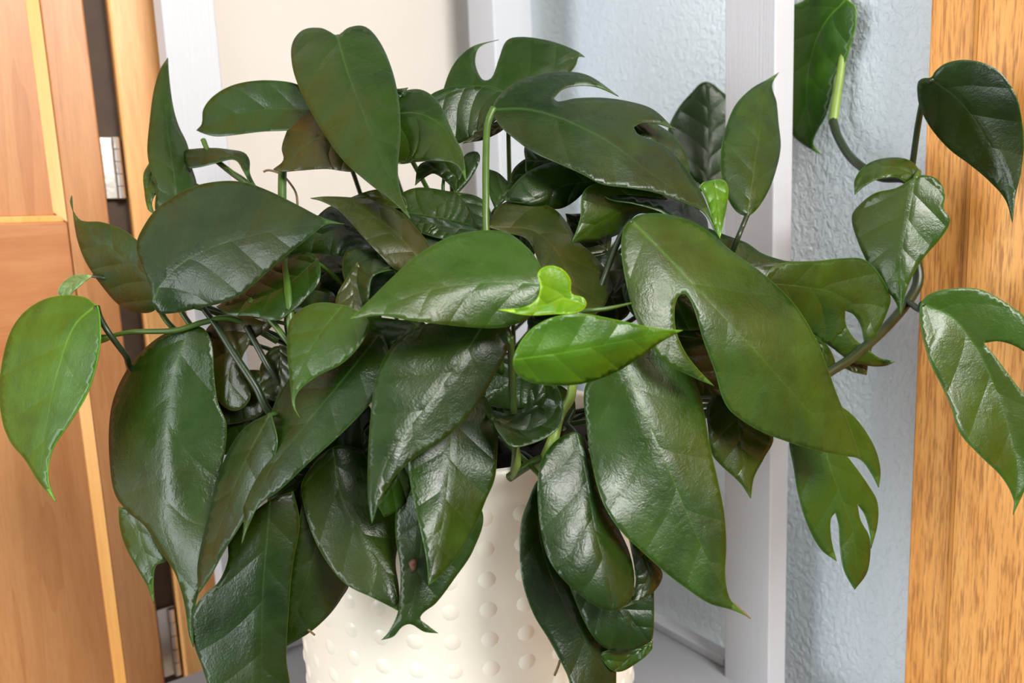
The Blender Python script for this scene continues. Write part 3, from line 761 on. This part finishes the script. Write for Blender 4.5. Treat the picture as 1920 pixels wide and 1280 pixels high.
leaf('m', 18, [(1480,815),(1500,770),(1540,745),(1578,762),(1610,790),(1640,838),(1651,880),(1648,914),(1636,890),(1615,862),(1588,854),(1608,880),(1630,912),(1645,940),(1646,980),(1634,1028),(1632,1000),(1622,965),(1608,945),(1614,975),(1630,1005),(1632,1040),(1625,1075),(1603,1105),(1588,1080),(1580,1058),(1575,1020),(1573,985),(1567,961),(1558,972),(1559,1010),(1569,1052),(1540,1030),(1515,985),(1498,930),(1489,880)],
     [(1535,755),(1555,870),(1577,930),(1602,1010),(1604,1103)], fold=5, ts=4)
# background leaves in the crown
leaf('d', 24, [(778,347),(784,312),(800,302),(860,300),(878,286),(896,285),(900,298),(885,330),(870,350),(857,364),(842,345),(815,325),(800,330)],
     [(857,362),(850,325),(785,320)], pet=False)
leaf('d', 26, [(914,316),(935,324),(955,343),(962,318),(982,299),(996,294),(1000,325),(965,352),(945,377),(928,392),(917,362)],
     [(930,390),(950,350),(992,298)])
leaf('d', 22, [(985,272),(1010,262),(1060,290),(1075,320),(1020,330),(990,330),(985,300)], [(1060,290),(1020,300),(988,300)])
leaf('d', 0, [(750,166),(765,164),(740,190),(720,185),(735,168)], [(725,185),(745,172),(763,165)], pet=False)
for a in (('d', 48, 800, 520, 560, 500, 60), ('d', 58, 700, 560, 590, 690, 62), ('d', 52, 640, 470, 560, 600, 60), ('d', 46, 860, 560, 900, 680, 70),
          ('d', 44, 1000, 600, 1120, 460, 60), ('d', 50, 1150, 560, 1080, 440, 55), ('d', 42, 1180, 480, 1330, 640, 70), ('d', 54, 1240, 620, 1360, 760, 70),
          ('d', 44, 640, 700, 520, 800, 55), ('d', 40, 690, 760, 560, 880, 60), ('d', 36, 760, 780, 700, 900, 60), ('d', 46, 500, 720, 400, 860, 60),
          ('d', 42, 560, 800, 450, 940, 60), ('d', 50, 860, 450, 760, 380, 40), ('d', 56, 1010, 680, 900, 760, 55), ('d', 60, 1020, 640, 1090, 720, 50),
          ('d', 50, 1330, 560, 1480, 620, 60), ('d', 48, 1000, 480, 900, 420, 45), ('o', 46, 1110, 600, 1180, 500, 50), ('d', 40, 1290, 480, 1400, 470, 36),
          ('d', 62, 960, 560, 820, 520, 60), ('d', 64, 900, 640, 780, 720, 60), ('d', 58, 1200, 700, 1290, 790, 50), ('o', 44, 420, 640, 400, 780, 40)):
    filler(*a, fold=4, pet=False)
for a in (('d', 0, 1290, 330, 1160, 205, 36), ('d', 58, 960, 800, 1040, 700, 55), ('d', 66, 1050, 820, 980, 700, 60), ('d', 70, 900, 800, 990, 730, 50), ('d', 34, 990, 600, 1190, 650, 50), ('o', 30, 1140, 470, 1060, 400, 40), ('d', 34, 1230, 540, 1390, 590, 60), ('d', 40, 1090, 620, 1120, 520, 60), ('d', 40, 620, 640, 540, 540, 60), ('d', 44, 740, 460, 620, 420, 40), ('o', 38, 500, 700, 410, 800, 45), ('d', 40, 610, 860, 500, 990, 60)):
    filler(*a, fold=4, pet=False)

# ------------------------------------------------------------------ stems and stalks the photograph shows
GS, DS, BS, PS = MAT['petiole'], MAT['darkstem'], MAT['brownstem'], MAT['palestem']
stem('petiole', [(926,203,'seven'),(914,235,-.014),(911,300,-.010),(911,370,-.004),(912,440,.004),(925,560,.02),(940,700,.06)], 7, GS)
stem('petiole', [(530,316,.016),(529,350,.018),(530,420,.022),(535,485,.018),(542,560,.010),(552,640,.016),(600,720,.05)], 8, GS)
stem('petiole', [(381,262,.018),(395,290,.022),(430,320,.026),(470,348,.028),(540,420,.05)], 5, GS)
stem('petiole', [(400,298,.024),(440,330,.026),(475,352,.028)], 4, DS)
stem('tendril', [(494,322,.030),(505,319,.030),(528,327,.031),(547,348,.032),(556,366,.032),(558,392,.034)], 2.2, BS, 'thin brown dry tendril')
stem('petiole', [(375,570,.02),(405,610,.022),(440,665,.024),(480,725,.026),(512,778,.034),(600,820,.06)], [6,6,7,7,8,8], DS)
stem('petiole', [(462,612,.028),(480,645,.028),(505,690,.03),(540,740,.04)], 6, DS)
stem('petiole', [(468,562,.012),(500,592,.014),(540,640,.016),(580,690,.03)], 6, GS)
stem('petiole', [(292,560,-.006),(302,585,.012),(322,612,.02),(360,640,.03)], 5, GS)
stem('petiole', [(340,584,.016),(360,612,.022),(390,640,.03)], 5, GS)
stem('petiole', [(186,632,.0),(205,630,.0),(250,622,.006),(330,619,.014),(385,603,.02),(440,598,.028),(520,640,.05)], [6,4,5,5.5,6,6,6], GS)
stem('bud', [(178,632,.0),(190,636,.0),(208,631,.0)], [3,8,4], PS, 'pale green bud')
stem('petiole', [(181,574,'left'),(188,596,-.014),(205,625,-.010),(235,665,.006),(260,700,.03),(400,760,.06)], 5.5, DS)
stem('petiole', [(1184,415,'big'),(1165,440,-.010),(1140,500,.002),(1112,575,.014),(1080,680,.05)], [6,6,6,6,7], DS)
stem('petiole', [(1184,568,-.046),(1140,578,-.048),(1098,583,-.046),(1060,590,-.030),(1000,700,.03)], [1.5,4,4.5,4,4], GS)
stem('petiole', [(957,630,.0),(960,700,.012),(963,780,.022),(966,850,.04),(962,890,.06)], 7, GS)
stem('sheath', [(972,838,.030),(970,870,.034),(960,896,.045)], [2,7,4], PS, 'pale green leaf sheath')
stem('stem', [(1074,700,.03),(1070,745,.032),(1052,775,.036),(1044,800,.036),(1033,835,.036),(1010,880,.06)], [9,9,9,10,12,10], PS, 'yellow green jointed stem')
stem('stem', [(955,895,.06),(990,872,.05),(1030,855,.045),(1090,850,.05)], 9, GS)
stem('petiole', [(1402,401,'up'),(1392,425,.006),(1380,455,.01),(1340,560,.06)], 5, DS)
stem('petiole', [(856,360,.026),(856,385,.03),(870,480,.06)], 3.5, GS)
stem('petiole', [(832,335,.03),(832,370,.034),(850,480,.07)], 3.5, GS)
stem('petiole', [(1305,345,.02),(1306,385,.02),(1303,430,.02),(1280,560,.06)], 6, DS)
# climbing shoot
stem('sheath', [(1581,100,'wall16'),(1574,150,'wall20'),(1566,200,'wall24'),(1562,232,'wall28')], [6,8,9,9], PS, 'pale green sheath at the shoot tip')
stem('stem', [(1562,226,'wall28'),(1572,258,.585),(1600,300,.556),(1650,332,.532),(1700,338,.52),(1716,380,.525),(1712,460,.53),(1722,520,.528),(1706,560,.52),(1660,615,.50),(1600,668,.475),(1560,694,.462),(1480,740,.45),(1300,780,.47),(1100,820,.50)],
     [8,8,8,8,8,8,9,10,9,9,9,9,9,9,8], DS, 'dark climbing stem')
stem('petiole', [(1748,149,'v1'),(1735,170,.480),(1722,230,.505),(1712,300,.52),(1706,340,.522)], 5.5, DS)
stem('petiole', [(1716,335,'v2'),(1722,322,.505),(1712,330,.518)], 5, GS)
stem('petiole', [(1729,570,'v3'),(1724,580,.485),(1712,572,.505),(1700,566,.518)], 6, DS)
stem('petiole', [(1583,2,'wall14'),(1592,40,'wall14'),(1584,100,'wall14')], 4, GS)
stem('leaf_tip', [(1376,1130,'low_tip'),(1386,1141,'low_tip'),(1407,1159,'low_tip')], [1,3.2,1.2], BS, 'withered brown leaf tip')
stem('tendril', [(1040,1265,.034),(1046,1250,.03),(1050,1238,.028)], 2.5, BS)
stem('tendril', [(578,1180,.036),(590,1190,.040)], 2, BS)

# ------------------------------------------------------------------ hidden stalks: every leaf reaches the soil
rr = random.Random(3)
for Bp, dr, root, q in BASES:
    ang = rr.uniform(0, 6.283); r = .05 * math.sqrt(rr.random()) + .01
    S = np.array([PX + r * math.cos(ang), PY + r * math.sin(ang), RIMZ - .03])
    fwd = RCAM @ np.array([0, 0, -1.]); back = np.array([fwd[0], fwd[1], 0])
    c1 = Bp + back * .022 + (S - Bp) * np.array([.12, .12, .05])
    c2 = S + (Bp - S) * np.array([.35, .3, 0]) + np.array([0, 0, max(.05, (Bp[2] - S[2]) * .55)])
    pts = []
    for i in range(6):
        t = i / 5
        pts.append((1 - t) ** 3 * Bp + 3 * (1 - t) ** 2 * t * c1 + 3 * (1 - t) * t * t * c2 + t ** 3 * S)
    tube('petiole', pts, [.0012, .0016, .0017, .0018, .0019, .0022], GS if q > .4 else DS, plant, n=6, sub=3)
settle()
